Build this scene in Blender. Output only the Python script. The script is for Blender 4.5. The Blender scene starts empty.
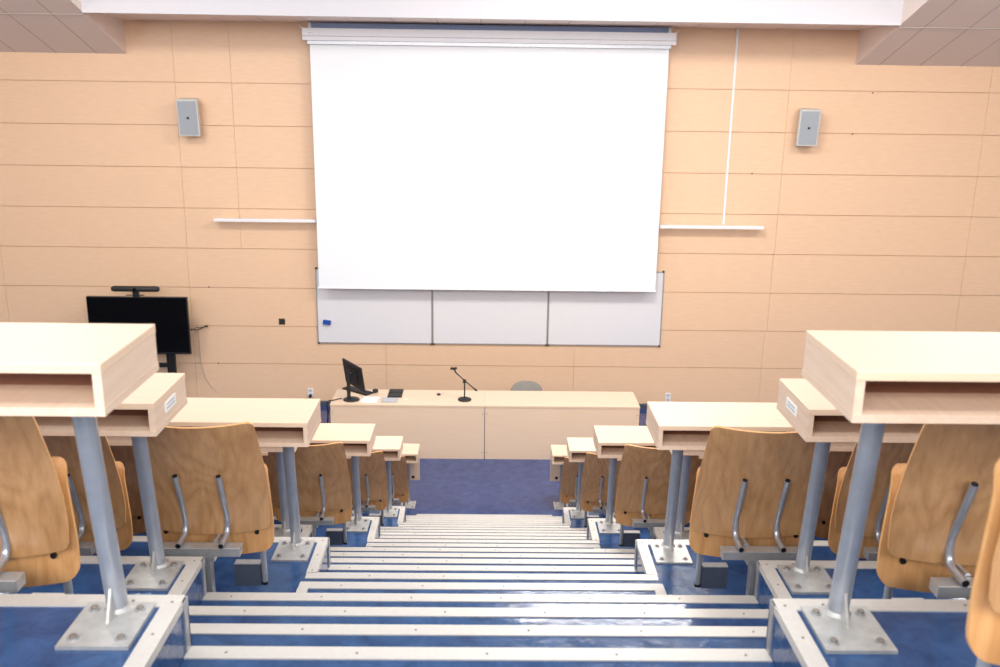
import bpy, bmesh, math, random
from mathutils import Vector, Matrix
random.seed(4)
C = bpy.context.scene.collection
PI = math.pi

# ------------------------------------------------------------------ measures
S = 0.14582                       # rise of one aisle step
def L(k): return -3 * S * k       # floor level of seating row k (row 10 is the hall floor)
F = L(10)
XN, XW = 0.742, 1.0195            # half width of the stairs at even / odd rows
WALL = 13.25
def xe(k): return XN if k % 2 == 0 else XW
def Z(z): return F + z

# ------------------------------------------------------------------ materials
def srgb(r, g, b):
    f = lambda c: (c / 255 / 12.92) if c / 255 <= .04045 else ((c / 255 + .055) / 1.055) ** 2.4
    return (f(r), f(g), f(b), 1)
def new_mat(name):
    m = bpy.data.materials.new(name); m.use_nodes = True
    nt = m.node_tree; b = nt.nodes['Principled BSDF']
    return m, nt, b
def N(nt, t, **kw):
    n = nt.nodes.new(t)
    for k, v in kw.items(): setattr(n, k, v)
    return n
def plain(name, col, rough=.5, metal=0, coat=0, spec=.5, noise=.06, nscale=30):
    m, nt, b = new_mat(name)
    tc = N(nt, 'ShaderNodeTexCoord'); nz = N(nt, 'ShaderNodeTexNoise'); nz.inputs['Scale'].default_value = nscale
    nt.links.new(tc.outputs['Object'], nz.inputs['Vector'])
    rp = N(nt, 'ShaderNodeValToRGB')
    rp.color_ramp.elements[0].position = .3; rp.color_ramp.elements[1].position = .7
    c = srgb(*col)
    rp.color_ramp.elements[0].color = tuple(x * (1 - noise) for x in c[:3]) + (1,)
    rp.color_ramp.elements[1].color = tuple(min(1, x * (1 + noise)) for x in c[:3]) + (1,)
    nt.links.new(nz.outputs['Fac'], rp.inputs['Fac']); nt.links.new(rp.outputs['Color'], b.inputs['Base Color'])
    b.inputs['Roughness'].default_value = rough; b.inputs['Metallic'].default_value = metal
    b.inputs['Coat Weight'].default_value = coat; b.inputs['Specular IOR Level'].default_value = spec
    return m
def wood(name, dark, light, axis='x', scale=6, stretch=18, rough=.45, coat=0, contrast=1, rings=0, varied=False, spec=.5):
    """fine straight or flamed wood grain running along an axis"""
    m, nt, b = new_mat(name)
    tc = N(nt, 'ShaderNodeTexCoord'); mp = N(nt, 'ShaderNodeMapping')
    src = tc.outputs['Object']
    if varied:
        oi = N(nt, 'ShaderNodeObjectInfo'); va = N(nt, 'ShaderNodeVectorMath', operation='MULTIPLY_ADD')
        cv = N(nt, 'ShaderNodeCombineXYZ')
        for i in range(3): nt.links.new(oi.outputs['Random'], cv.inputs[i])
        nt.links.new(cv.outputs[0], va.inputs[0]); va.inputs[1].default_value = (7, 3, 5)
        nt.links.new(src, va.inputs[2]); src = va.outputs[0]
    nt.links.new(src, mp.inputs['Vector'])
    s = [stretch] * 3; s['xyz'.index(axis)] = 1
    mp.inputs['Scale'].default_value = s
    nz = N(nt, 'ShaderNodeTexNoise'); nz.inputs['Scale'].default_value = scale; nz.inputs['Detail'].default_value = 5
    nz.inputs['Roughness'].default_value = .6
    nt.links.new(mp.outputs[0], nz.inputs['Vector'])
    fac = nz.outputs['Fac']
    if rings:
        mp2 = N(nt, 'ShaderNodeMapping'); s2 = [1.0] * 3; s2['xyz'.index(axis)] = .28; mp2.inputs['Scale'].default_value = s2
        nt.links.new(src, mp2.inputs['Vector'])
        n2 = N(nt, 'ShaderNodeTexNoise'); n2.inputs['Scale'].default_value = 4.5; n2.inputs['Detail'].default_value = 1.5
        nt.links.new(mp2.outputs[0], n2.inputs['Vector'])
        mu = N(nt, 'ShaderNodeMath', operation='MULTIPLY'); mu.inputs[1].default_value = 14
        nt.links.new(n2.outputs['Fac'], mu.inputs[0])
        fr = N(nt, 'ShaderNodeMath', operation='PINGPONG'); fr.inputs[1].default_value = .5
        nt.links.new(mu.outputs[0], fr.inputs[0])
        pw = N(nt, 'ShaderNodeMath', operation='POWER'); pw.inputs[1].default_value = .5
        m2 = N(nt, 'ShaderNodeMath', operation='MULTIPLY'); m2.inputs[1].default_value = 2
        nt.links.new(fr.outputs[0], m2.inputs[0]); nt.links.new(m2.outputs[0], pw.inputs[0])
        mx = N(nt, 'ShaderNodeMath', operation='MULTIPLY_ADD'); mx.inputs[1].default_value = rings; 
        nt.links.new(pw.outputs[0], mx.inputs[0]); 
        su = N(nt, 'ShaderNodeMath', operation='SUBTRACT'); su.inputs[1].default_value = rings * .7
        nt.links.new(fac, mx.inputs[2]); nt.links.new(mx.outputs[0], su.inputs[0]); fac = su.outputs[0]
    rp = N(nt, 'ShaderNodeValToRGB'); w = .22 / contrast
    rp.color_ramp.elements[0].position = .5 - w; rp.color_ramp.elements[1].position = .5 + w
    rp.color_ramp.elements[0].color = srgb(*dark); rp.color_ramp.elements[1].color = srgb(*light)
    nt.links.new(fac, rp.inputs['Fac']); nt.links.new(rp.outputs['Color'], b.inputs['Base Color'])
    b.inputs['Roughness'].default_value = rough; b.inputs['Coat Weight'].default_value = coat
    b.inputs['Coat Roughness'].default_value = .18; b.inputs['Specular IOR Level'].default_value = spec
    return m
def lino(name='blue_linoleum', dark=(28, 59, 102), light=(53, 90, 139)):
    m, nt, b = new_mat(name)
    tc = N(nt, 'ShaderNodeTexCoord')
    n1 = N(nt, 'ShaderNodeTexNoise'); n1.inputs['Scale'].default_value = 9; n1.inputs['Detail'].default_value = 8; n1.inputs['Roughness'].default_value = .7
    n1.inputs['Distortion'].default_value = .6
    geo = N(nt, 'ShaderNodeNewGeometry'); nt.links.new(geo.outputs['Position'], n1.inputs['Vector'])
    rp = N(nt, 'ShaderNodeValToRGB')
    rp.color_ramp.elements[0].position = .33; rp.color_ramp.elements[1].position = .68
    rp.color_ramp.elements[0].color = srgb(*dark); rp.color_ramp.elements[1].color = srgb(*light)
    nt.links.new(n1.outputs['Fac'], rp.inputs['Fac']); nt.links.new(rp.outputs['Color'], b.inputs['Base Color'])
    n2 = N(nt, 'ShaderNodeTexNoise'); n2.inputs['Scale'].default_value = 5; n2.inputs['Detail'].default_value = 8; n2.inputs['Roughness'].default_value = .75
    nt.links.new(geo.outputs['Position'], n2.inputs['Vector'])
    r2 = N(nt, 'ShaderNodeMapRange'); r2.inputs[1].default_value = .35; r2.inputs[2].default_value = .65; r2.inputs[3].default_value = .05; r2.inputs[4].default_value = .26
    nt.links.new(n2.outputs['Fac'], r2.inputs[0]); nt.links.new(r2.outputs[0], b.inputs['Roughness'])
    n3 = N(nt, 'ShaderNodeTexNoise'); n3.inputs['Scale'].default_value = 26; n3.inputs['Detail'].default_value = 5
    nt.links.new(geo.outputs['Position'], n3.inputs['Vector'])
    bp = N(nt, 'ShaderNodeBump'); bp.inputs['Strength'].default_value = .12; bp.inputs['Distance'].default_value = .01
    nt.links.new(n3.outputs['Fac'], bp.inputs['Height']); nt.links.new(bp.outputs[0], b.inputs['Normal'])
    b.inputs['Specular IOR Level'].default_value = .45
    return m
def tiles(name, col, sx, sy, ox, oy, seam=.012, axes='xy'):
    """plain ceiling boards with thin dark joints, in object space"""
    m, nt, b = new_mat(name)
    tc = N(nt, 'ShaderNodeTexCoord'); sp = N(nt, 'ShaderNodeSeparateXYZ'); nt.links.new(tc.outputs['Object'], sp.inputs[0])
    outs = []
    for ax, st, of in ((axes[0], sx, ox), (axes[1], sy, oy)):
        if not st: continue
        a = N(nt, 'ShaderNodeMath', operation='SUBTRACT'); a.inputs[1].default_value = of; nt.links.new(sp.outputs['xyz'.index(ax)], a.inputs[0])
        p = N(nt, 'ShaderNodeMath', operation='PINGPONG'); p.inputs[1].default_value = st / 2; nt.links.new(a.outputs[0], p.inputs[0])
        l = N(nt, 'ShaderNodeMath', operation='LESS_THAN'); l.inputs[1].default_value = seam; nt.links.new(p.outputs[0], l.inputs[0])
        outs.append(l.outputs[0])
    f = outs[0]
    if len(outs) > 1:
        mx = N(nt, 'ShaderNodeMath', operation='MAXIMUM'); nt.links.new(outs[0], mx.inputs[0]); nt.links.new(outs[1], mx.inputs[1]); f = mx.outputs[0]
    mix = N(nt, 'ShaderNodeMix', data_type='RGBA'); nt.links.new(f, mix.inputs[0])
    mix.inputs[6].default_value = srgb(*col); mix.inputs[7].default_value = srgb(*[c * .8 for c in col])
    nt.links.new(mix.outputs[2], b.inputs['Base Color']); b.inputs['Roughness'].default_value = .7
    return m

M = {}
M['wall'] = wood('beech_wall_panel', (230, 190, 154), (238, 203, 170), 'x', 6, 6, .42, contrast=.7, varied=False)
M['groove'] = plain('panel_groove', (212, 172, 140), .8)
M['desk'] = wood('maple_laminate', (229, 199, 169), (237, 210, 183), 'x', 3, 22, .38, contrast=.8)
M['edge'] = wood('maple_edge_band', (226, 196, 170), (235, 210, 187), 'y', 4, 14, .45)
M['ply'] = wood('beech_plywood', (164, 118, 76), (200, 154, 106), 'z', 3, 16, .32, coat=.5, contrast=.68, rings=.26, varied=True)
M['plyedge'] = wood('plywood_edge', (226, 160, 96), (244, 190, 124), 'z', 30, 6, .45)
M['seatply'] = wood('beech_plywood_seat', (192, 136, 82), (226, 172, 116), 'z', 3, 16, .3, coat=.4, contrast=.75, rings=.25, varied=True)
M['lino'] = lino()
M['lino_front'] = lino('hall_floor_linoleum', (44, 60, 108), (64, 82, 132))
M['nosing'] = plain('aluminium_nosing', (214, 208, 200), .42, .25, nscale=60, noise=.03)
M['screw'] = plain('screw_head', (150, 140, 132), .4, .6)
M['trim'] = plain('aluminium_angle', (178, 178, 180), .38, .6)
M['steel'] = plain('grey_painted_steel', (166, 170, 178), .3, .42, coat=.3)
M['plate'] = plain('galvanised_plate', (196, 194, 190), .42, .5, nscale=40, noise=.1)
M['chrome'] = plain('satin_tube', (190, 192, 198), .3, .7)
M['alu'] = plain('aluminium_beam', (190, 188, 186), .35, .6)
M['darkbox'] = plain('grey_box_metal', (84, 92, 108), .45, .3)
M['black'] = plain('black_plastic', (20, 20, 21), .45)
M['softblack'] = plain('charcoal_plastic', (38, 37, 36), .55)
M['glassblack'] = plain('black_display', (7, 6, 6), .22, spec=.35)
M['white'] = plain('white_lacquer', (236, 235, 236), .4, noise=.02)
M['case'] = plain('screen_case_lacquer', (250, 250, 253), .4, noise=.01)
M['screen'] = plain('projection_fabric', (238, 240, 243), .75, noise=.006)
M['board'] = plain('whiteboard_enamel', (226, 224, 226), .28, noise=.01)
M['boardframe'] = plain('board_frame_aluminium', (182, 181, 183), .35, .6)
M['blue'] = plain('blue_felt', (18, 74, 158), .8)
M['ceil'] = plain('ceiling_paint', (186, 174, 166), .7, noise=.02)
M['fascia'] = plain('fascia_paint', (212, 208, 212), .7, noise=.01)
M['ceil_side'] = tiles('side_ceiling_board', (232, 217, 208), .545, 0, -5.31, 0, .008)
M['ceil_side_b'] = tiles('side_ceiling_board_b', (232, 217, 208), .56, 0, 5.344, 0, .008)
M['recess'] = tiles('recess_ceiling_board', (232, 216, 206), .571, 0, -.108, 0, .006)
M['spkgrey'] = plain('speaker_cabinet', (206, 204, 200), .5)
M['spkmesh'] = plain('speaker_grille', (160, 166, 172), .6, nscale=220, noise=.18)
M['base'] = plain('blue_grey_skirting', (66, 78, 98), .5)
M['baselite'] = plain('skirting_edge', (120, 122, 124), .5)
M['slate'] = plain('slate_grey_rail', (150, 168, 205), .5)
M['brown_shade'] = plain('brown_panel_and_shelf_shade', (168, 124, 106), .6)  # brown of the back panel; also paints the shade deep on the shelf
M['greyfab'] = plain('grey_chair_shell', (146, 142, 134), .6)
M['pad'] = plain('grey_keypad', (176, 176, 178), .5)
M['paper'] = plain('white_paper', (246, 244, 240), .8, noise=.01)
M['ink'] = plain('grey_ink', (190, 190, 196), .8)
M['brown'] = plain('dark_socket', (58, 40, 26), .5)
M['sidewall'] = plain('painted_side_wall', (226, 216, 206), .8, noise=.01)

# ------------------------------------------------------------------ mesh building
class MB:
    def __init__(s): s.v = []; s.f = []; s.m = []; s.sm = []; s.mats = []
    def slot(s, mat):
        if mat not in s.mats: s.mats.append(mat)
        return s.mats.index(mat)
    def add(s, vs, fs, mat, smooth=False):
        b = len(s.v); k = s.slot(mat); s.v += [tuple(v) for v in vs]
        for f in fs: s.f.append([b + i for i in f]); s.m.append(k); s.sm.append(smooth)
    def box(s, x0, x1, y0, y1, z0, z1, mat, rot=None):
        if x0 > x1: x0, x1 = x1, x0
        if y0 > y1: y0, y1 = y1, y0
        if z0 > z1: z0, z1 = z1, z0
        vs = [Vector((x, y, z)) for z in (z0, z1) for y in (y0, y1) for x in (x0, x1)]
        if rot is not None:
            c = Vector(((x0 + x1) / 2, (y0 + y1) / 2, (z0 + z1) / 2)); vs = [c + rot @ (v - c) for v in vs]
        s.add(vs, [(0, 2, 3, 1), (4, 5, 7, 6), (0, 1, 5, 4), (2, 6, 7, 3), (0, 4, 6, 2), (1, 3, 7, 5)], mat)
    def prism(s, pts, axis, a, b, mat):
        """pts: 2-D outline, extruded along axis from a to b"""
        def p3(p, t): return {'x': (t, p[0], p[1]), 'y': (p[0], t, p[1]), 'z': (p[0], p[1], t)}[axis]
        n = len(pts); vs = [p3(p, a) for p in pts] + [p3(p, b) for p in pts]
        fs = [tuple(range(n)), tuple(range(2 * n - 1, n - 1, -1))] + [(i, i + n, (i + 1) % n + n, (i + 1) % n) for i in range(n)]
        s.add(vs, fs, mat)
    def tube(s, pts, r, mat, seg=14, capmat=None, radii=None, smooth=True):
        pts = [Vector(p) for p in pts]; n = len(pts); rings = []
        t0 = (pts[1] - pts[0]).normalized()
        up = Vector((0, 0, 1)) if abs(t0.z) < .9 else Vector((1, 0, 0))
        a = t0.cross(up).normalized()
        for i, p in enumerate(pts):
            t = (pts[min(i + 1, n - 1)] - pts[max(i - 1, 0)]).normalized()
            a = (a - t * a.dot(t)).normalized(); b = t.cross(a); rr = radii[i] if radii else r
            rings.append([p + (a * math.cos(2 * PI * j / seg) + b * math.sin(2 * PI * j / seg)) * rr for j in range(seg)])
        vs = [v for ring in rings for v in ring]
        fs = [(i * seg + j, i * seg + (j + 1) % seg, (i + 1) * seg + (j + 1) % seg, (i + 1) * seg + j) for i in range(n - 1) for j in range(seg)]
        s.add(vs, fs, mat, smooth)
        s.add(rings[0], [tuple(range(seg - 1, -1, -1))], capmat or mat); s.add(rings[-1], [tuple(range(seg))], capmat or mat)
    def disc(s, c, r, h, mat, seg=10, axis='z', rtop=None):
        c = Vector(c); ax = {'x': Vector((1, 0, 0)), 'y': Vector((0, 1, 0)), 'z': Vector((0, 0, 1))}[axis]
        s.tube([c, c + ax * h], r, mat, seg, radii=[r, rtop or r], smooth=False)
    def lathe(s, prof, mat, seg=28, c=(0, 0, 0)):
        n = len(prof); vs = []
        for r, z in prof: vs += [(c[0] + r * math.cos(2 * PI * j / seg), c[1] + r * math.sin(2 * PI * j / seg), c[2] + z) for j in range(seg)]
        fs = [(i * seg + j, i * seg + (j + 1) % seg, (i + 1) * seg + (j + 1) % seg, (i + 1) * seg + j) for i in range(n - 1) for j in range(seg)]
        s.add(vs, fs, mat, True); s.add(vs[:seg], [tuple(range(seg - 1, -1, -1))], mat); s.add(vs[-seg:], [tuple(range(seg))], mat)
    def build(s, name, parent=None, bevel=0, at=None):
        me = bpy.data.meshes.new(name); me.from_pydata(s.v, [], s.f)
        for m in s.mats: me.materials.append(m)
        for p, k, sm in zip(me.polygons, s.m, s.sm): p.material_index = k; p.use_smooth = sm
        bm = bmesh.new(); bm.from_mesh(me); bmesh.ops.recalc_face_normals(bm, faces=bm.faces); bm.to_mesh(me); bm.free()
        o = bpy.data.objects.new(name, me); C.objects.link(o)
        if parent is not None: o.parent = parent
        if at is not None: o.location = at
        if bevel:
            b = o.modifiers.new('edge', 'BEVEL'); b.width = bevel; b.segments = 2; b.limit_method = 'ANGLE'; b.angle_limit = .7
        return o
def tag(o, label, cat, group=None, kind=None):
    o['label'] = label; o['category'] = cat
    if group: o['group'] = group
    if kind: o['kind'] = kind
    return o
def empty(name, loc=(0, 0, 0), rz=0):
    o = bpy.data.objects.new(name, None); C.objects.link(o); o.location = loc; o.rotation_euler = (0, 0, rz); o.empty_display_size = .1
    return o
def copy_tree(o, parent=None):
    c = o.copy(); C.objects.link(c)
    if parent is not None: c.parent = parent; c.matrix_parent_inverse = o.matrix_parent_inverse.copy()
    for ch in list(o.children): copy_tree(ch, c)
    return c
def arc_path(pts, r, n=5):
    """polyline with rounded corners"""
    pts = [Vector(p) for p in pts]; out = [pts[0]]
    for i in range(1, len(pts) - 1):
        a, b, c = pts[i - 1], pts[i], pts[i + 1]; d1 = (a - b); d2 = (c - b)
        q = min(r, d1.length * .48, d2.length * .48); p1 = b + d1.normalized() * q; p2 = b + d2.normalized() * q
        for j in range(n + 1):
            t = j / n; out.append(p1 * (1 - t) ** 2 + b * 2 * t * (1 - t) + p2 * t * t)
    return out + [pts[-1]]

# ------------------------------------------------------------------ the room
SX = 9.0
fb = MB(); fb.box(-SX, SX, 9, WALL + .2, F - .2, F, M['lino_front'])
tag(fb.build('floor'), 'mottled blue linoleum floor in front of the lecturer desk', 'floor', kind='structure')

joints = {n: [-6.95, -4.30, 4.13, 6.92] for n in range(10)}
for n in (4, 5, 6, 7, 8, 9): joints[n] = [-6.95, -4.29, -3.52, 1.3, 4.14, 6.92]
for n in (0, 1): joints[n] = [-6.95, -4.30, -1.48, 1.30, 4.1, 6.92]
wb = MB(); wb.box(-SX, SX, WALL + .02, WALL + .2, F - .2, Z(7.4), M['groove'])
rows = [0.0] + [.077 + .573 * n for n in range(0, 9)] + [6.4, 7.4]
for r in range(len(rows) - 1):
    xs = [-SX] + joints.get(max(r - 1, 0), joints[9]) + [SX]
    for a, b in zip(xs[:-1], xs[1:]):
        wb.box(a + .0016, b - .0016, WALL, WALL + .021, Z(rows[r]) + .004, Z(rows[r + 1]) - .004, M['wall'])
tag(wb.build('wall_front'), 'front wall clad in pale beech panels with thin dark joints', 'wall', kind='structure')
for sgn, nm in ((-1, 'wall_left'), (1, 'wall_right')):
    w = MB(); w.box(sgn * SX, sgn * (SX + .2), -4, WALL + .2, F - .2, Z(7.4), M['sidewall'])
    tag(w.build(nm), 'plain pale side wall of the lecture hall', 'wall', kind='structure')
b = MB(); b.box(-SX, SX, WALL - .012, WALL, F, Z(.068), M['base']); b.box(-SX, SX, WALL - .016, WALL, Z(.068), Z(.077), M['baselite'])
tag(b.build('baseboard_front'), 'dark blue skirting along the foot of the front wall', 'skirting', kind='structure')

# ceilings: two boarded side slopes, a recess over the screen, a white fascia beam
SLOPE = .34
def side_ceiling(x0, x1, mat, zw):
    m = MB(); Y0 = 9.0
    y0, y1 = Y0, WALL
    z1 = Z(zw); z0 = z1 + SLOPE * (WALL - Y0)
    m.prism([(y0, z0), (y1, z1), (y1, Z(7.3)), (y0, Z(7.3))], 'x', x0, x1, mat)
    # slim joint between two board lengths
    zj = z1 + SLOPE * (WALL - 12.0)
    m.prism([(11.988, zj - .002), (12.004, zj - .007), (12.004, zj + .02), (11.988, zj + .02)], 'x', x0, x1, M['ceil'])
    return m.build('ceiling')
tag(side_ceiling(-SX, -4.91, M['ceil_side'], 5.025), 'sloping boarded side ceiling above the television', 'ceiling', kind='structure')
tag(side_ceiling(5.02, SX, M['ceil_side_b'], 5.01), 'sloping boarded side ceiling above the empty wall end', 'ceiling', kind='structure')
m = MB(); m.prism([(12.0, Z(5.5)), (WALL, Z(5.46)), (WALL, Z(5.6)), (12.0, Z(5.6))], 'x', -4.91, 5.02, M['recess'])
tag(m.build('ceiling'), 'narrow boarded ceiling strip above the projection screen', 'ceiling', kind='structure')
m = MB(); m.prism([(-4.91, Z(5.47)), (5.02, Z(5.455)), (5.02, Z(7.3)), (-4.91, Z(7.3))], 'y', 11.9, 12.0, M['fascia'])
tag(m.build('trim_1'), 'smooth white ceiling beam running above the screen', 'beam', kind='structure')

# ------------------------------------------------------------------ stepped floor
def screws(mb, pts):
    for p in pts: mb.disc((p[0], p[1], p[2]), .0036, .0016, M['screw'], 8)
NW, NT = .048, .004
ORD = ['', '', 'top', 'second', 'third', 'fourth', 'fifth', 'sixth', 'seventh', 'eighth', 'front']
SIDE = {-1: 'television side', 1: 'far from television'}
for k in range(1, 10):
    for sg in (-1, 1):
        x0 = sg * xe(k); X1 = sg * (SX - .002)
        m = MB(); m.box(x0, X1, k - 1, k, F - .1, L(k), M['lino'])
        p = m.build('seating_platform')
        tag(p, f'blue seating platform under the {ORD[max(k, 2)] if k > 1 else "uppermost"} desk row, {SIDE[sg]}', 'platform', kind='structure')
        ns = MB(); z = L(k)
        ns.box(x0, X1, k - NW, k + .004, z, z + NT, M['nosing'])
        ns.box(x0, X1, k, k + .004, z - .03, z, M['nosing'])
        yb = k - 1 + 2 / 3
        ns.box(x0 - sg * .003, x0 + sg * NW * .92, yb, k - NW, z, z + NT, M['nosing'])
        ns.box(x0 - sg * .003, x0, yb, k, z - .02, z, M['nosing'])
        pts = [(x0 + sg * (.12 + .36 * i), k - .024, z + NT) for i in range(8)] + [(x0 + sg * .022, k - .03 - .14 * i, z + NT) for i in range(3)]
        screws(ns, pts); ns.build('nosing_strip', p)
        ct = MB()
        ct.box(x0 - sg * .005, x0, k - .026, k + .006, z - S, z, M['trim']); ct.box(x0 - sg * .005, x0 + sg * .03, k + .0005, k + .006, z - 2.9 * S, z - .03, M['trim'])
        ct.build('corner_trim', p)
for i in range(2, 29):
    y1 = i / 3; y0 = y1 - 1 / 3; k = int(math.floor(y0 + .01)) + 1
    x = xe(k) - .001; z = -S * (i + 1)
    m = MB(); m.box(-x, x, y0, y1, F - .1, z, M['lino'])
    o = m.build('aisle_step')
    tag(o, 'blue stair tread with white metal nosing in the central aisle', 'stair step', 'stair treads of the central aisle', 'structure')
    nw = NW if i < 11 else NW - .017 * min(1, (i - 10) / 12)
    xs = x + (.042 if i % 3 == 2 else 0)
    ns = MB(); ns.box(-xs, xs, y1 - nw, y1 + .004, z, z + NT, M['nosing']); ns.box(-x, x, y1, y1 + .004, z - .025, z, M['nosing'])
    if i % 3 == 1:           # this tread stands above the seating floor: edged on its two ends
        for sg in (-1, 1):
            ns.box(sg * (x + .003), sg * (x - .04), y0, y1 - NW, z, z + NT, M['nosing']); ns.box(sg * x, sg * (x + .003), y0, y1, z - .025, z, M['nosing'])
    off = .07 * (i % 3)
    screws(ns, [(-x + .1 + off + .33 * j, y1 - nw / 2, z + NT) for j in range(int((2 * x - .15 - off) / .33) + 1)])
    ns.build('nosing_strip', o)

# ------------------------------------------------------------------ lecture desks
DY0, DY1, DZ0, DZ1 = -.3345, -.0167, .605, .715
XEND = 4.62
DESKROW = {2: 'topmost desk', 3: 'second desk from the top', 4: 'third desk from the top', 5: 'half-hidden desk below the third', 6: 'fourth visible desk from top',
           7: 'half-hidden desk below the fourth', 8: 'fifth visible desk from top', 9: 'half-hidden desk above the front', 10: 'front-row desk'}
def desk_end(k): return .7516 if k % 2 == 0 else 1.0262
def make_desk(k, sg):
    root = empty('lecture_desk', (sg * desk_end(k), k, L(k)))
    w = XEND - desk_end(k)
    X = lambda d: sg * d
    t = MB(); t.box(X(0), X(w), DY0, DY1, DZ1 - .021, DZ1, M['desk']); t.build('tabletop', root, .002)
    t = MB(); t.box(X(0), X(w), DY0, DY1, DZ0, DZ0 + .018, M['edge']); t.box(X(.021), X(w - .021), DY0 + .14, DY1 - .021, DZ0 + .018, DZ0 + .0185, M['brown_shade']); t.build('book_shelf', root, .002)  # thin brown sheet at the rear paints the shade inside the shelf
    t = MB(); t.box(X(.001), X(.02), DY0 + .002, DY1 - .002, DZ0 + .018, DZ1 - .021, M['edge']); t.build('end_panel', root, .001)
    t = MB(); t.box(X(w - .02), X(w), DY0 + .002, DY1 - .002, DZ0 + .018, DZ1 - .021, M['edge']); t.build('end_panel', root, .001)
    t = MB(); t.box(X(.02), X(w - .02), DY1 - .016, DY1 - .002, DZ0 + .018, DZ1 - .021, M['edge']); t.box(X(.02), X(w - .02), DY1 - .02, DY1 - .016, DZ0 + .018, DZ1 - .021, M['brown_shade']); t.build('back_panel', root)
    if k == 10:
        t = MB(); t.box(X(.0), X(w), DY1 - .05, DY1 - .03, .285, DZ0, M['edge']); t.disc((X(.075), DY1 - .053, .325), .018, .004, M['black'], 12, 'y')
        t.build('modesty_panel', root, .001)
    if k == 3:
        t = MB(); yc = -.17 if sg > 0 else -.185
        t.box(X(-.0015), X(.002), yc - .052, yc + .052, .648, .682, M['paper'])
        for j, (zz, l) in enumerate(((.672, .036), (.660, .04))): t.box(X(-.002), X(.002), yc - l, yc + l, zz - .003, zz + .003, M['ink'])
        t.build('label_sticker', root)['label'] = 'small white label sticker'
    for d in (.131, 2.05, w - .15):
        c = (X(d), -.065)
        p = MB(); p.tube([(c[0], c[1], .004), (c[0], c[1] - .085, DZ0 + .004)], .025, M['steel'], 24); post = p.build('post', root)
        g = MB(); px_, py_ = c[0] , -.1335
        g.box(px_ - .083, px_ + .083, py_ - .095, py_ + .095, .0, .009, M['plate'])
        for bx in (-.055, .055):
            for by in (-.062, .062):
                g.disc((px_ + bx, py_ + by, .009), .0135, .003, M['trim'], 14); g.disc((px_ + bx, py_ + by, .012), .0085, .006, M['screw'], 6)
        # weld ring and gusset at the foot of the post
        g.lathe([(.034, .009), (.030, .013), (.026, .02)], M['plate'], 20, (c[0], c[1], 0))
        g.prism([(c[1] - .022, .009), (c[1] - .072, .009), (c[1] - .034, .085)], 'x', c[0] - .003, c[0] + .003, M['plate'])
        g.build('base_plate', post)
    extra = {3: ' with white sticker', 10: ' with solid front panel'}.get(k, '')
    tag(root, f'pale wood lecture desk{extra}, {DESKROW[k]}, {SIDE[sg]}', 'desk', 'rows of fixed lecture desks')
    return root
for k in range(2, 11):
    for sg in (-1, 1): make_desk(k, sg)

# ------------------------------------------------------------------ folding chairs
def rounded(v, v0, v1, r):
    d = min(v - v0, v1 - v)
    return 0 if d >= r else r - math.sqrt(max(0, r * r - (r - d) ** 2))
def lerp(tab, t):
    for (a, x), (b, y) in zip(tab[:-1], tab[1:]):
        if t <= b: 
            q = (t - a) / (b - a); q = max(0, q); return x + (y - x) * q
    return tab[-1][1]
def smooth_tab(tab, t, h=.03): return (lerp(tab, t - h) + lerp(tab, t) * 2 + lerp(tab, t + h)) / 4
def shell(fn, nu, vs, thick, mat, edgemat, backmat=None):
    """fn(u, v) -> point on the middle of the ply; vs: list of v; grid with thickness"""
    us = [-1 + 2 * i / nu for i in range(nu + 1)]; P = [[Vector(fn(u, v)) for u in us] for v in vs]
    nv = len(vs); F_, B_ = [], []
    for j in range(nv):
        for i in range(nu + 1):
            du = P[j][min(i + 1, nu)] - P[j][max(i - 1, 0)]; dv = P[min(j + 1, nv - 1)][i] - P[max(j - 1, 0)][i]
            n = du.cross(dv)
            n = n.normalized() if n.length > 1e-9 else Vector((0, -1, 0))
            F_.append(P[j][i] + n * thick / 2); B_.append(P[j][i] - n * thick / 2)
    w = nu + 1; m = MB()
    q = [(j * w + i, j * w + i + 1, (j + 1) * w + i + 1, (j + 1) * w + i) for j in range(nv - 1) for i in range(nu)]
    m.add(F_, q, mat, True); m.add(B_, [tuple(reversed(f)) for f in q], backmat or mat, True)
    loop = [i for i in range(w)] + [j * w + nu for j in range(1, nv)] + [(nv - 1) * w + i for i in range(nu - 1, -1, -1)] + [j * w for j in range(nv - 2, 0, -1)]
    n = len(loop); ev = [F_[i] for i in loop] + [B_[i] for i in loop]
    m.add(ev, [(i, (i + 1) % n, n + (i + 1) % n, n + i) for i in range(n)], edgemat, False)
    return m
def vlist(v0, v1, n, r):
    a = [v0 + r * (1 - math.cos(PI / 2 * i / 6)) for i in range(6)]
    b = [v0 + r + (v1 - v0 - 2 * r) * i / n for i in range(n + 1)]
    return a + b + [v1 - (x - v0) for x in reversed(a)]
BACK_W = [(.43, .233), (.52, .242), (.62, .245), (.72, .240), (.82, .231), (.93, .221)]
BACK_Y = [(.42, .205), (.50, .197), (.60, .172), (.70, .143), (.80, .110), (.93, .068)]
def back_fn(u, v):
    r = .018 if v < .6 else .024
    hw = smooth_tab(BACK_W, v) - rounded(v, .432, .932, r)
    x = u * hw; e = (x / .24) ** 2
    z = v + .022 * e * max(0, min(1, (.62 - v) / .12)) - .014 * (1 - e) * max(0, (v - .8) / .13)
    return (x, smooth_tab(BACK_Y, v) + (.018 + .03 * max(0, min(1, (v - .45) / .4))) * e, z)
SEAT_W = [(.31, .226), (.36, .239), (.46, .240), (.58, .233), (.69, .221)]
SEAT_Y = [(.31, .250), (.40, .251), (.52, .250), (.60, .252), (.65, .260), (.675, .276), (.70, .30)]
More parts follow.
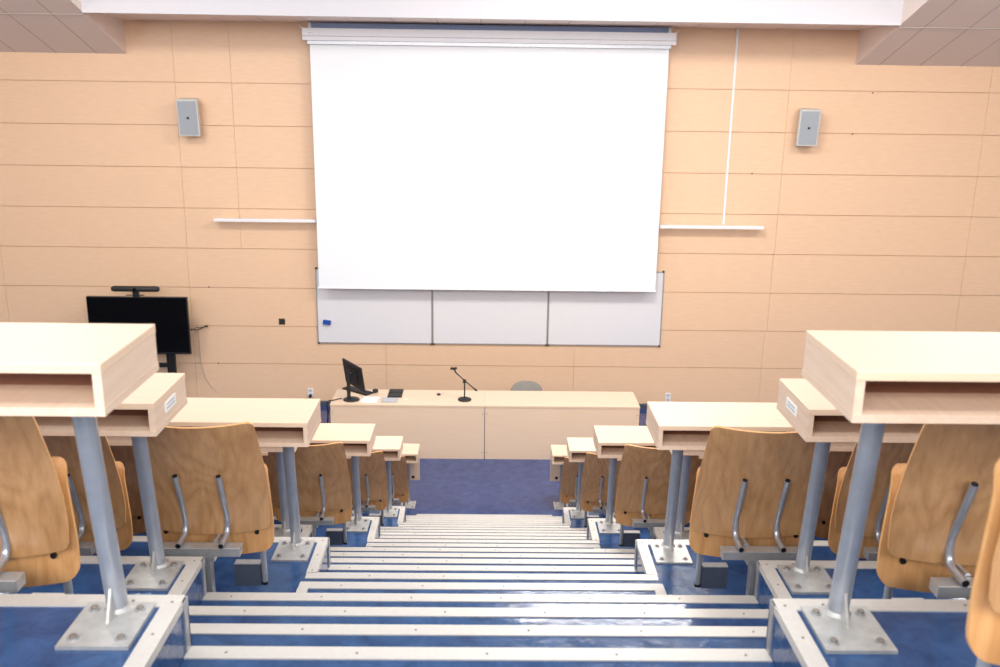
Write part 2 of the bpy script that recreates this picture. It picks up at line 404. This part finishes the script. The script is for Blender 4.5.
def seat_fn(u, t):
    r = .03 if t < .5 else .04
    hw = smooth_tab(SEAT_W, t, .01) - rounded(t, .316, .705, r)
    x = u * hw; e = (x / .25) ** 2
    z = t + .026 * e * max(0, min(1, (.44 - t) / .1))
    if t > .665: z = .665 + (t - .665) * .55
    return (x, smooth_tab(SEAT_Y, t, .015) + .012 * e, z)
def make_chair(sg):
    """sg: which side of the stairs; the hinge shows on the aisle side of the middle"""
    root = empty('folding_chair')
    shell(back_fn, 20, vlist(.432, .932, 14, .024), .012, M['ply'], M['plyedge']).build('backrest', root)
    s = shell(seat_fn, 18, vlist(.316, .705, 14, .04), .013, M['seatply'], M['plyedge'], M['seatply'])
    for sx in (-.177, .177): s.disc((sx, .240, .418), .0085, .010, M['black'], 10, 'y')
    s.build('seat', root)
    for sx in (-.08, .08):
        t = MB(); path = arc_path([(sx, .088, .438), (sx, .183, .441), (sx, .197, .50), (sx, .118, .708)], .055, 6)
        t.tube(path, .0112, M['chrome'], 14, M['chrome'])
        for a, bb in ((path[0], path[1]), (path[-1], path[-2])):
            d = (a - bb).normalized(); t.tube([a - d * .001, a + d * .0015], .0096, M['black'], 14)
        t.build('support_tube', root)
    t = MB(); t.box(-.148, .148, .092, .142, .392, .427, M['alu']); t.build('seat_beam', root, .002)
    t = MB(); px_ = -sg * .016
    t.box(px_ - .018, px_ + .018, .098, .138, 0, .392, M['trim']); t.box(px_ - .036, px_ + .036, .094, .141, .370, .392, M['trim']); t.box(px_ - .05, px_ + .05, .06, .2, 0, .006, M['trim']); t.build('pillar', root, .002)
    h = MB(); sx = -sg * .045
    h.tube([(sx, .145, .428), (sx, .236, .425)], .009, M['chrome'], 12); h.box(sx - .022, sx + .022, .226, .243, .412, .440, M['trim'])
    h.build('seat_hinge', root)
    return root
def aisle_fitting(root, sg):
    """short drop tube with a black cap and a flat metal box, under the chair next to the stairs"""
    x = -sg * .185
    t = MB(); t.tube([(x, .285, .42), (x, .292, .178)], .0115, M['steel'], 16); p = t.build('drop_tube', root)
    t = MB(); t.tube([(x, .292, .178), (x, .2924, .166)], .013, M['black'], 16); t.build('foot_cap', p)
    t = MB(); t.box(x + sg * .0116, x + sg * .114, .275, .308, .166, .260, M['darkbox']); t.box(x + sg * .0116, x + sg * .114, .274, .309, .260, .264, M['alu']); t.build('metal_box', root)
PROTO = {sg: make_chair(sg) for sg in (-1, 1)}; USED = set()
NSEAT = {2: 1, 3: 2}
SEATORD = ['aisle seat', 'second seat in', 'third seat in']
HIDDEN = {(2, -1, 0)}; late = []
for k in range(2, 11):
    for sg in (-1, 1):
        xa = 1.059 if k % 2 == 0 else 1.358
        for j in range(NSEAT.get(k, 3)):
            if (k, sg, j) in HIDDEN: continue
            c = PROTO[sg] if sg not in USED else copy_tree(PROTO[sg]); USED.add(sg)
            c.location = (sg * (xa + .555 * j), k - 1, L(k))
            late.append((c, sg)) if j == 0 else None
            tag(c, f'folded plywood chair behind {DESKROW[k]}, {SEATORD[j]}, {SIDE[sg]}', 'chair', 'plywood folding chairs')
for c, sg in late: aisle_fitting(c, sg)

# ------------------------------------------------------------------ front wall equipment
def screen():
    root = empty('projection_screen', (0, 13.03, Z(1.85)))
    Y = 0
    t = MB(); t.box(-2.475, 2.487, -.075, .085, 3.375, 3.53, M['case']); t.box(-2.475, 2.487, -.078, -.07, 3.425, 3.432, M['trim'])
    for j in range(4): t.box(-2.40 + j * .018, -2.388 + j * .018, -.0765, -.07, 3.462, 3.472, M['ink'])
    t.box(-2.42, 2.43, -.04, .06, 3.325, 3.375, M['boardframe'])
    t.build('case', root, .004)
    t = MB(); t.box(-2.39, 2.408, -.003, .003, .012, 3.33, M['screen']); t.build('fabric', root)
    t = MB(); t.tube([(-2.405, 0, .004), (2.418, 0, .004)], .014, M['white'], 12); t.build('bottom_bar', root)
    for sx in (-2.385, 2.405):
        t = MB(); t.box(sx - .02, sx + .02, -.02, .02, 3.53, 3.61, M['boardframe']); t.build('ceiling_bracket', root)
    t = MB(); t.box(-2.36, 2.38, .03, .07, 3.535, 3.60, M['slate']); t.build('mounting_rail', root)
    for sx in (-1, 1):
        t = MB(); x = sx * 2.48; t.tube(arc_path([(x, 0, 3.535), (x + sx * .035, 0, 3.54), (x + sx * .04, 0, 3.575)], .02, 4), .006, M['white'], 8); t.build('end_hook', root)
    tag(root, 'large white projection screen lowered over the whiteboards', 'projection screen')
screen()
wbx = [-2.475, -.793, .895, 2.565]
for i in range(3):
    x0, x1 = wbx[i] + .002, wbx[i + 1] - .002; z0, z1 = .985, 2.10; y = WALL - .03
    root = empty('whiteboard', ((x0 + x1) / 2, WALL, Z(z0))); h = (x1 - x0) / 2; H = z1 - z0
    t = MB(); t.box(-h + .012, h - .012, -.024, -.004, .012, H - .012, M['board']); t.build('writing_surface', root)
    t = MB()
    for a in ((-h, -h + .014, 0, H), (h - .014, h, 0, H), (-h + .014, h - .014, 0, .014), (-h + .014, h - .014, H - .014, H)): t.box(a[0], a[1], -.03, -.002, a[2], a[3], M['boardframe'])
    t.build('frame', root)
    for sx in (-1, 1):
        for zz in (0, H):
            t = MB(); t.box(sx * h, sx * (h - .03), -.033, -.002, zz - .012, zz + .012, M['softblack']); t.build('corner_cap', root, .003)
    tag(root, ['whiteboard under the projection screen with a blue eraser on it', 'blank whiteboard in the middle under the projection screen', 'whiteboard under the screen at the end away from the television'][i], 'whiteboard', 'whiteboards below the screen')
t = MB(); t.box(-2.385, -2.272, WALL - .065, WALL - .025, Z(1.27), Z(1.335), M['blue'], Matrix.Rotation(.12, 3, 'Y'))
tag(t.build('board_eraser', None, .006), 'small blue felt eraser stuck on the whiteboard', 'eraser')

def speaker(x, z, rz, label):
    root = empty('wall_speaker', (x, WALL, Z(z)), rz)
    R = Matrix.Rotation(math.radians(6), 3, 'X')
    t = MB(); w, h = .141, .245
    pr = [(-w, -.25), (w, -.25), (w * .8, -.06), (-w * .8, -.06)]
    t.prism(pr, 'z', -h, h, M['spkgrey']); t.v = [tuple(Vector((0, -.16, 0)) + R @ (Vector(v) - Vector((0, -.16, 0)))) for v in t.v]; t.build('cabinet', root, .006)
    t = MB(); t.box(-w + .018, w - .018, -.256, -.249, -h + .02, h - .02, M['spkmesh']); t.v = [tuple(Vector((0, -.16, 0)) + R @ (Vector(v) - Vector((0, -.16, 0)))) for v in t.v]; t.build('grille', root)
    t = MB(); t.box(-.016, .016, -.259, -.254, -.014, .014, M['black']); t.v = [tuple(Vector((0, -.16, 0)) + R @ (Vector(v) - Vector((0, -.16, 0)))) for v in t.v]; t.build('badge', root)
    t = MB(); t.box(-.05, .05, -.02, 0, -.1, .1, M['spkgrey']); t.box(-.02, .02, -.075, -.02, -.05, .05, M['spkgrey']); t.build('wall_bracket', root)
    tag(root, label, 'loudspeaker', 'wall loudspeakers')
speaker(-4.075, 4.205, 0.02, 'grey wall loudspeaker high above the television')
speaker(4.385, 4.175, -.02, 'grey wall loudspeaker beside the thin white wall cable')

def rail(x0, x1, z, label, wire):
    root = empty('wall_light_bar', ((x0 + x1) / 2, WALL, Z(z))); h = (x1 - x0) / 2
    t = MB(); t.box(-h, h, -.175, -.095, -.022, .022, M['white']); t.build('bar', root, .006)
    for sx in (-h * .75, h * .3):
        t = MB(); t.box(sx - .012, sx + .012, -.1, 0, -.012, .012, M['white']); t.build('wall_arm', root)
    if wire: 
        t = MB(); t.tube([(-h + .36, -.135, .02), (-h + .36, -.135, .07)], .006, M['trim'], 8); t.build('suspension_pin', root)
    tag(root, label, 'light bar', 'white bars beside the screen')
rail(-3.84, -2.41, 2.80, 'slim white wall bar by the screen on the television side', True)
rail(2.43, 3.91, 2.775, 'slim white wall bar by the screen below the hanging cable', False)
t = MB(); t.box(3.35, 3.38, WALL - .022, WALL - .002, Z(2.80), Z(5.45), M['white']); 
tag(t.build('cable_duct'), 'thin white cable duct running down the wall to the bar', 'cable duct')

def socket(x, z, label, plug):
    root = empty('wall_socket', (x, WALL, Z(z)))
    t = MB(); t.box(-.04, .04, -.014, 0, -.07, .07, M['white']); t.build('cover_plate', root, .004)
    for zz in (.035, -.035): 
        t = MB(); t.disc((0, -.0155, zz), .026, .003, M['ink'], 16, 'y'); t.build('outlet', root)
    if plug:
        t = MB(); t.tube([(0, -.016, -.036), (0, -.06, -.036)], .024, M['black'], 12); t.tube(arc_path([(0, -.055, -.04), (0, -.075, -.09), (0, -.02, -z + .01)], .03), .006, M['black'], 8); t.build('plug', root)
    tag(root, label, 'socket', 'white wall sockets')
socket(-2.615, .205, 'white wall socket with a black plug near the lecturer desk', True)
socket(2.73, .18, 'empty white wall socket beyond the lecturer desk end', False)
root = empty('cable_outlet', (-2.99, WALL, Z(1.297)))
t = MB(); t.box(-.045, .045, -.008, 0, -.045, .045, M['brown']); t.build('cover_plate', root, .002)
t = MB()
for a in (-.02, .02):
    for c in (-.02, .02): t.box(a - .015, a + .015, -.011, -.008, c - .015, c + .015, M['softblack'])
t.build('module', root)
tag(root, 'small dark square outlet on the wall beside the whiteboard', 'outlet')
t = MB()
for x, z in ((-4.02, 1.803), (-3.96, .652), (5.3, 4.64), (5.08, 4.08), (3.72, 3.52)): t.disc((x, WALL - .003, Z(z)), .011, .004, M['softblack'], 8, 'y')
tag(t.build('trim_2'), 'tiny dark fixing dots on the panel joints', 'fixings', kind='structure')

# television on a two-post stand
def television():
    cx, Y = -4.928, 12.90
    st = empty('television_stand', (cx, Y, F))
    for sx in (-.385, .385):
        t = MB(); t.box(sx - .06, sx + .06, .02, .075, .07, 1.62, M['black']); t.build('post', st, .004)
        t = MB(); t.box(sx - .035, sx + .035, -.32, .30, .05, .09, M['black']); t.build('foot', st, .006)
        for yy in (-.28, .26):
            t = MB(); t.disc((sx - .015, yy, .03), .03, .03, M['softblack'], 14, 'x'); t.build('caster', st)
    t = MB(); t.box(-.365, .365, .03, .065, .68, .74, M['black']); t.build('cross_bar', st, .003)
    t = MB(); t.box(-.41, .41, .0, .02, 1.2, 1.26, M['black']); t.box(-.41, .41, .0, .02, 1.42, 1.48, M['black']); t.build('mount', st)
    tag(st, 'black two-post stand on casters carrying the television', 'television stand')
    tv = empty('television', (cx, Y, Z(.905)))
    t = MB(); t.box(-.705, .705, -.055, -.005, 0, .832, M['black']); t.build('housing', tv, .004)
    t = MB(); t.box(-.693, .693, -.0575, -.054, .03, .822, M['glassblack']); t.build('display', tv)
    tag(tv, 'large black flat television switched off in front of the wall', 'television')
    vb = empty('video_bar', (cx - .01, Y - .03, Z(1.737)))
    t = MB(); pts = []
    t.tube([(-.335, 0, .112), (-.33, 0, .112), (-.30, 0, .112), (.30, 0, .112), (.33, 0, .112), (.335, 0, .112)], .04, M['softblack'], 18, radii=[.018, .03, .041, .041, .03, .018]); t.build('bar', vb)
    t = MB(); t.disc((-.0, -.046, .112), .022, .01, M['glassblack'], 16, 'y'); t.build('lens', vb)
    t = MB(); t.box(-.04, .04, -.02, .03, .0, .08, M['black']); t.box(-.13, .12, -.03, .0, .02, .03, M['black']); t.build('stand', vb)
    tag(vb, 'black rounded video bar standing on top of the television', 'video bar')
television()
t = MB()
t.tube(arc_path([(-4.205, 12.87, Z(1.27)), (-4.16, 13.0, Z(1.22)), (-4.10, 13.2, Z(1.225))], .05), .008, M['black'], 8)
t.tube(arc_path([(-4.205, 12.87, Z(1.25)), (-4.17, 13.05, Z(1.25)), (-4.13, 13.22, Z(1.21)), (-4.09, 13.23, Z(1.235))], .05), .006, M['black'], 8)
t.tube(arc_path([(-4.215, 13.23, Z(1.22)), (-4.215, 13.24, Z(.64)), (-4.15, 13.24, Z(.37)), (-4.0, 13.24, Z(.2))], .2), .003, M['boardframe'], 8)
t.tube([(-4.10, 13.2, Z(1.228)), (-4.06, 13.2, Z(1.23))], .014, M['black'], 8)
tag(t.build('television_cable'), 'thin dark cables hanging at the side of the television', 'cable')

# ------------------------------------------------------------------ lecturer desk and what stands on it
DT = .735
def lecturer(x0, x1, label):
    root = empty('lecturer_desk', ((x0 + x1) / 2, 11.25, F)); h = (x1 - x0) / 2
    t = MB(); t.box(-h, h, -.006, .60, DT - .026, DT, M['desk']); t.build('desktop', root, .002)
    t = MB(); t.box(-h + .004, h - .004, 0, .02, .0, DT - .026, M['desk'])
    for sx in (-h + .03, h - .03):
        for zz in (.09, .62): t.disc((sx, -.002, zz), .007, .003, M['screw'], 10, 'y')
    t.disc((-h * .03, -.002, .60), .010, .003, M['edge'], 10, 'y'); t.build('front_panel', root)
    for sx in (-1, 1):
        t = MB(); t.box(sx * (h - .004), sx * (h - .024), .02, .59, 0, DT - .026, M['desk']); t.build('side_panel', root)
    tag(root, label, 'desk', 'lecturer desks at the front')
lecturer(-1.985, -.0125, 'pale wood lecturer desk carrying the monitor and microphone stand')
lecturer(-.0115, 1.975, 'pale wood lecturer desk with nothing on it before grey chair')
TZ = Z(DT)
def monitor():
    root = empty('computer_monitor', (-1.735, 11.43, TZ))
    t = MB(); t.lathe([(.105, 0), (.108, .006), (.10, .013), (.03, .018)], M['softblack'], 32); t.build('base', root)
    t = MB(); t.box(-.055, -.01, -.02, .012, .012, .40, M['softblack']); t.build('pole', root, .005)
    # panel turned towards the lecturer's seat
    t = MB()
    ang = math.radians(MON_ANG)
    d = Vector((math.cos(ang), math.sin(ang), 0)); nrm = Vector((-math.sin(ang), math.cos(ang), 0))
    c = Vector((.03, .045, .32)); hw, hh = .265, .165
    tl = math.radians(8)
    upv = Vector((0, 0, 1)) * math.cos(tl) - nrm * math.sin(tl)
    nn = d.cross(upv).normalized()
    def P(a, b, n): return c + d * a + upv * b + nn * n
    def slab(mb, a0, a1, b0, b1, n0, n1, mat):
        vs = [P(a, b, n) for n in (n0, n1) for b in (b0, b1) for a in (a0, a1)]
        mb.add(vs, [(0, 2, 3, 1), (4, 5, 7, 6), (0, 1, 5, 4), (2, 6, 7, 3), (0, 4, 6, 2), (1, 3, 7, 5)], mat)
    slab(t, -hw, hw, -hh, hh, -.012, .012, M['softblack']); slab(t, -.13, .13, -.09, .09, .012, .03, M['softblack']); t.build('housing', root, .003)
    t = MB(); slab(t, -hw + .01, hw - .01, -hh + .015, hh - .01, -.014, -.012, M['glassblack']); t.build('display', root)
    t = MB(); slab(t, -.06, .0, .03, .042, .030, .0315, M['pad']); t.build('badge', root)
    tag(root, 'black computer monitor seen from behind on the lecturer desk', 'monitor')
MON_ANG = -56
monitor()
def keyboard():
    root = empty('keyboard', (-1.70, 11.77, TZ), math.radians(-37))
    t = MB(); t.box(-.225, .225, -.07, .07, .0, .018, M['softblack']); t.build('case', root, .004)
    t = MB()
    for r in range(5):
        for i in range(15): t.box(-.212 + i * .0283, -.188 + i * .0283, -.058 + r * .0235, -.038 + r * .0235, .018, .024, M['black'])
    o = t.build('keys', root); o['kind'] = 'stuff'
    tag(root, 'black keyboard lying behind the computer monitor', 'keyboard')
keyboard()
t = MB(); t.lathe([(.02, 0), (.034, .006), (.038, .022), (.034, .038), (.02, .047), (.004, .05)], M['softblack'], 20, (0, 0, 0))
o = t.build('computer_mouse', at=(-1.462, 11.73, TZ)); tag(o, 'round black mouse at the end of the keyboard', 'mouse')
def panel():
    root = empty('control_panel', (-1.188, 11.69, TZ))
    for y0, y1 in ((-.165, -.01), (.01, .15)):
        t = MB(); t.box(-.095, .09, y0, y1, 0, .014, M['softblack']); t.box(-.08, .075, y0 + .015, y1 - .015, .014, .016, M['black']); t.build('lid', root, .003)
    tag(root, 'pair of dark rectangular lids set on the lecturer desk', 'cable box')
    root = empty('keypad', (-1.237, 11.41, TZ))
    t = MB(); t.box(-.105, .10, -.085, .085, 0, .012, M['pad']); t.build('case', root, .003)
    t = MB()
    for i in range(6):
        for j in range(3): t.box(-.085 + i * .029, -.063 + i * .029, -.065 + j * .045, -.03 + j * .045, .012, .015, M['ink'])
    t.build('button_grid', root)
    tag(root, 'light grey button panel in front of the dark lids', 'control panel')
panel()
t = MB(); t.box(-.11, .10, -.10, .14, 0, .004, M['paper'], Matrix.Rotation(-.1, 3, 'Z'))
tag(t.build('paper_sheet', at=(-1.49, 11.42, TZ)), 'white paper sheet between monitor and grey button panel', 'paper')
t = MB(); t.box(-.03, .03, -.012, .012, 0, .008, M['paper'], Matrix.Rotation(.3, 3, 'Z')); 
tag(t.build('remote_clicker', at=(-1.03, 11.45, TZ), bevel=.003), 'tiny white object beside the grey button panel', 'clicker')
t = MB(); t.box(-.018, .018, -.022, .022, 0, .022, M['black'], Matrix.Rotation(.5, 3, 'Z')); t.tube([(.01, .01, .012), (.06, .055, .006), (.08, .06, .004)], .002, M['pad'], 6)
tag(t.build('microphone_clip', at=(-.62, 11.64, TZ), bevel=.004), 'tiny black clip lying alone on the lecturer desk', 'clip')
def mic():
    root = empty('microphone_stand', (-.275, 11.46, TZ))
    t = MB(); t.lathe([(.088, 0), (.09, .008), (.08, .02), (.025, .03), (.012, .04)], M['softblack'], 28); t.build('base', root)
    t = MB(); t.tube([(0, 0, .03), (0, 0, .245)], .009, M['black'], 12); t.build('pole', root)
    t = MB(); t.tube([(0, -.022, .255), (0, .022, .255)], .022, M['black'], 14); t.disc((-.025, -.012, .25), .016, .03, M['black'], 10, 'x'); t.build('clutch', root)
    t = MB(); t.tube([(-.118, 0, .375), (0, 0, .262), (.155, 0, .128)], .0075, M['black'], 10); t.tube([(.125, 0, .154), (.158, 0, .125)], .012, M['black'], 10); t.build('boom', root)
    t = MB(); t.tube([(-.112, 0, .368), (-.128, 0, .40), (-.135, 0, .425)], .011, M['black'], 10); t.tube([(-.175, 0, .42), (-.10, 0, .43)], .016, M['black'], 12); t.tube([(-.178, 0, .412), (-.165, 0, .44)], .012, M['black'], 10); t.build('clip', root)
    tag(root, 'black table microphone stand with a tilted boom arm', 'microphone stand')
mic()
t = MB()
t.tube(arc_path([(-1.86, 11.45, TZ + .009), (-1.92, 11.42, TZ + .010), (-1.96, 11.37, TZ + .011), (-2.035, 11.34, TZ + .013), (-2.035, 11.33, TZ - .10), (-2.03, 11.36, Z(.45)), (-2.10, 11.33, Z(.25)), (-2.04, 11.36, Z(.12)), (-2.15, 11.45, Z(.012))], .06), .007, M['black'], 8)
t.tube(arc_path([(-2.02, 11.42, Z(.66)), (-2.06, 11.40, Z(.4)), (-2.03, 11.38, Z(.2)), (-2.12, 11.40, Z(.012))], .06), .006, M['black'], 8)
tag(t.build('monitor_cable'), 'black cables drooping over the end of lecturer desk', 'cable')
def grey_chair():
    root = empty('visitor_chair', (.565, 12.16, F))
    def fn(u, v):
        hw = .225 * (1 if v < .52 else max(.0, 1 - ((v - .52) / .181) ** 2.8) ** .42); x = u * hw
        return (x, .18 - .35 * 0 + (v - .46) * .22 - .05 * (x / .23) ** 2, v)
    def fn2(u, v): 
        hw = .23 - rounded(v, -.22, .2, .06); x = u * hw
        return (x, v, .44 + .02 * (x / .23) ** 2)
    # backrest is on the wall side, sitter faces the hall
    shell(fn, 14, vlist(.46, .700, 10, .03), .014, M['greyfab'], M['greyfab']).build('backrest', root)
    shell(fn2, 14, vlist(-.22, .2, 8, .06), .016, M['greyfab'], M['greyfab']).build('seat', root)
    for sx in (-.2, .2):
        t = MB(); t.tube([(sx, -.18, .43), (sx * 1.1, -.22, 0)], .011, M['chrome'], 10); t.build('leg', root)
        t = MB(); t.tube([(sx, .17, .43), (sx * 1.1, .25, 0)], .011, M['chrome'], 10); t.build('leg', root)
        t = MB(); t.tube(arc_path([(sx * .8, .1, .43), (sx * .8, .2, .43), (sx * .8, .235, .60)], .04), .009, M['chrome'], 10); t.build('back_support', root)
    tag(root, 'grey chair with rounded backrest behind the lecturer desk', 'chair')
grey_chair()

# ------------------------------------------------------------------ light
def area(name, loc, target, sx, sy, power, col, spread=None):
    l = bpy.data.lights.new(name, 'AREA'); l.shape = 'RECTANGLE'; l.size = sx; l.size_y = sy; l.energy = power; l.color = col
    if spread: l.spread = spread
    o = bpy.data.objects.new(name, l); C.objects.link(o); o.location = loc
    o.rotation_euler = (Vector(target) - Vector(loc)).to_track_quat('-Z', 'Y').to_euler()
    return o
WARM = (1.0, .95, .90); COOL = (.72, .86, 1.0); NEU = (1, .97, .94)
for x in (-4.6, 1.35, 4.9):
    mid = x == 1.35
    area('ceiling_light', (x, 8.6, Z(6.4)), (x, 9.4, F), 2.0 if mid else 1.8, 1.2 if mid else .7, 190 if mid else 105, WARM)
for x in (-4.2, 0, 4.2):
    area('ceiling_light', (x, 4.6, Z(7.2)), (x, 5.4, F), 1.6, .6, 36, NEU)
    area('ceiling_light', (x, 0.4, Z(7.8)), (x, 2.2, F), 1.6, .6, 36, NEU)
area('window_and_fill_light', (-8.6, 0.5, 1.6), (0, 4, -1.2), 5.0, 2.6, 170, COOL)
area('window_and_fill_light', (0, -4.5, 2.6), (0, 8, -1.6), 12.0, 3.0, 790, (.97, .98, 1.0))  # broad fill added behind the camera to brighten faces turned towards it

w = bpy.data.worlds.new('hall_ambient'); bpy.context.scene.world = w; w.use_nodes = True
bg = w.node_tree.nodes['Background']; bg.inputs[0].default_value = (.93, .95, 1.0, 1); bg.inputs[1].default_value = .55

# ------------------------------------------------------------------ camera
cam = bpy.data.cameras.new('camera'); co = bpy.data.objects.new('camera', cam); C.objects.link(co)
CAMLOC = (0.0122, -0.1221, 0.395); yaw, pit, rol, fpx = 0.0139, 0.2645, 0.0133, 942.26
fw = Vector((math.sin(yaw) * math.cos(pit), math.cos(yaw) * math.cos(pit), -math.sin(pit)))
rt = Vector((math.cos(yaw), -math.sin(yaw), 0)); up = rt.cross(fw)
c, s = math.cos(rol), math.sin(rol)
rt2 = rt * c + up * s; up2 = rt * -s + up * c
mat = Matrix((rt2, up2, -fw)).transposed().to_4x4(); mat.translation = CAMLOC
co.matrix_world = mat
cam.sensor_width = 36; cam.lens = fpx * 36 / 1000; cam.clip_start = .05
cam.dof.use_dof = True; cam.dof.focus_distance = 5.5; cam.dof.aperture_fstop = 4.5
sc = bpy.context.scene; sc.camera = co
sc.view_settings.view_transform = 'Standard'; sc.view_settings.look = 'None'; sc.view_settings.exposure = 0.3
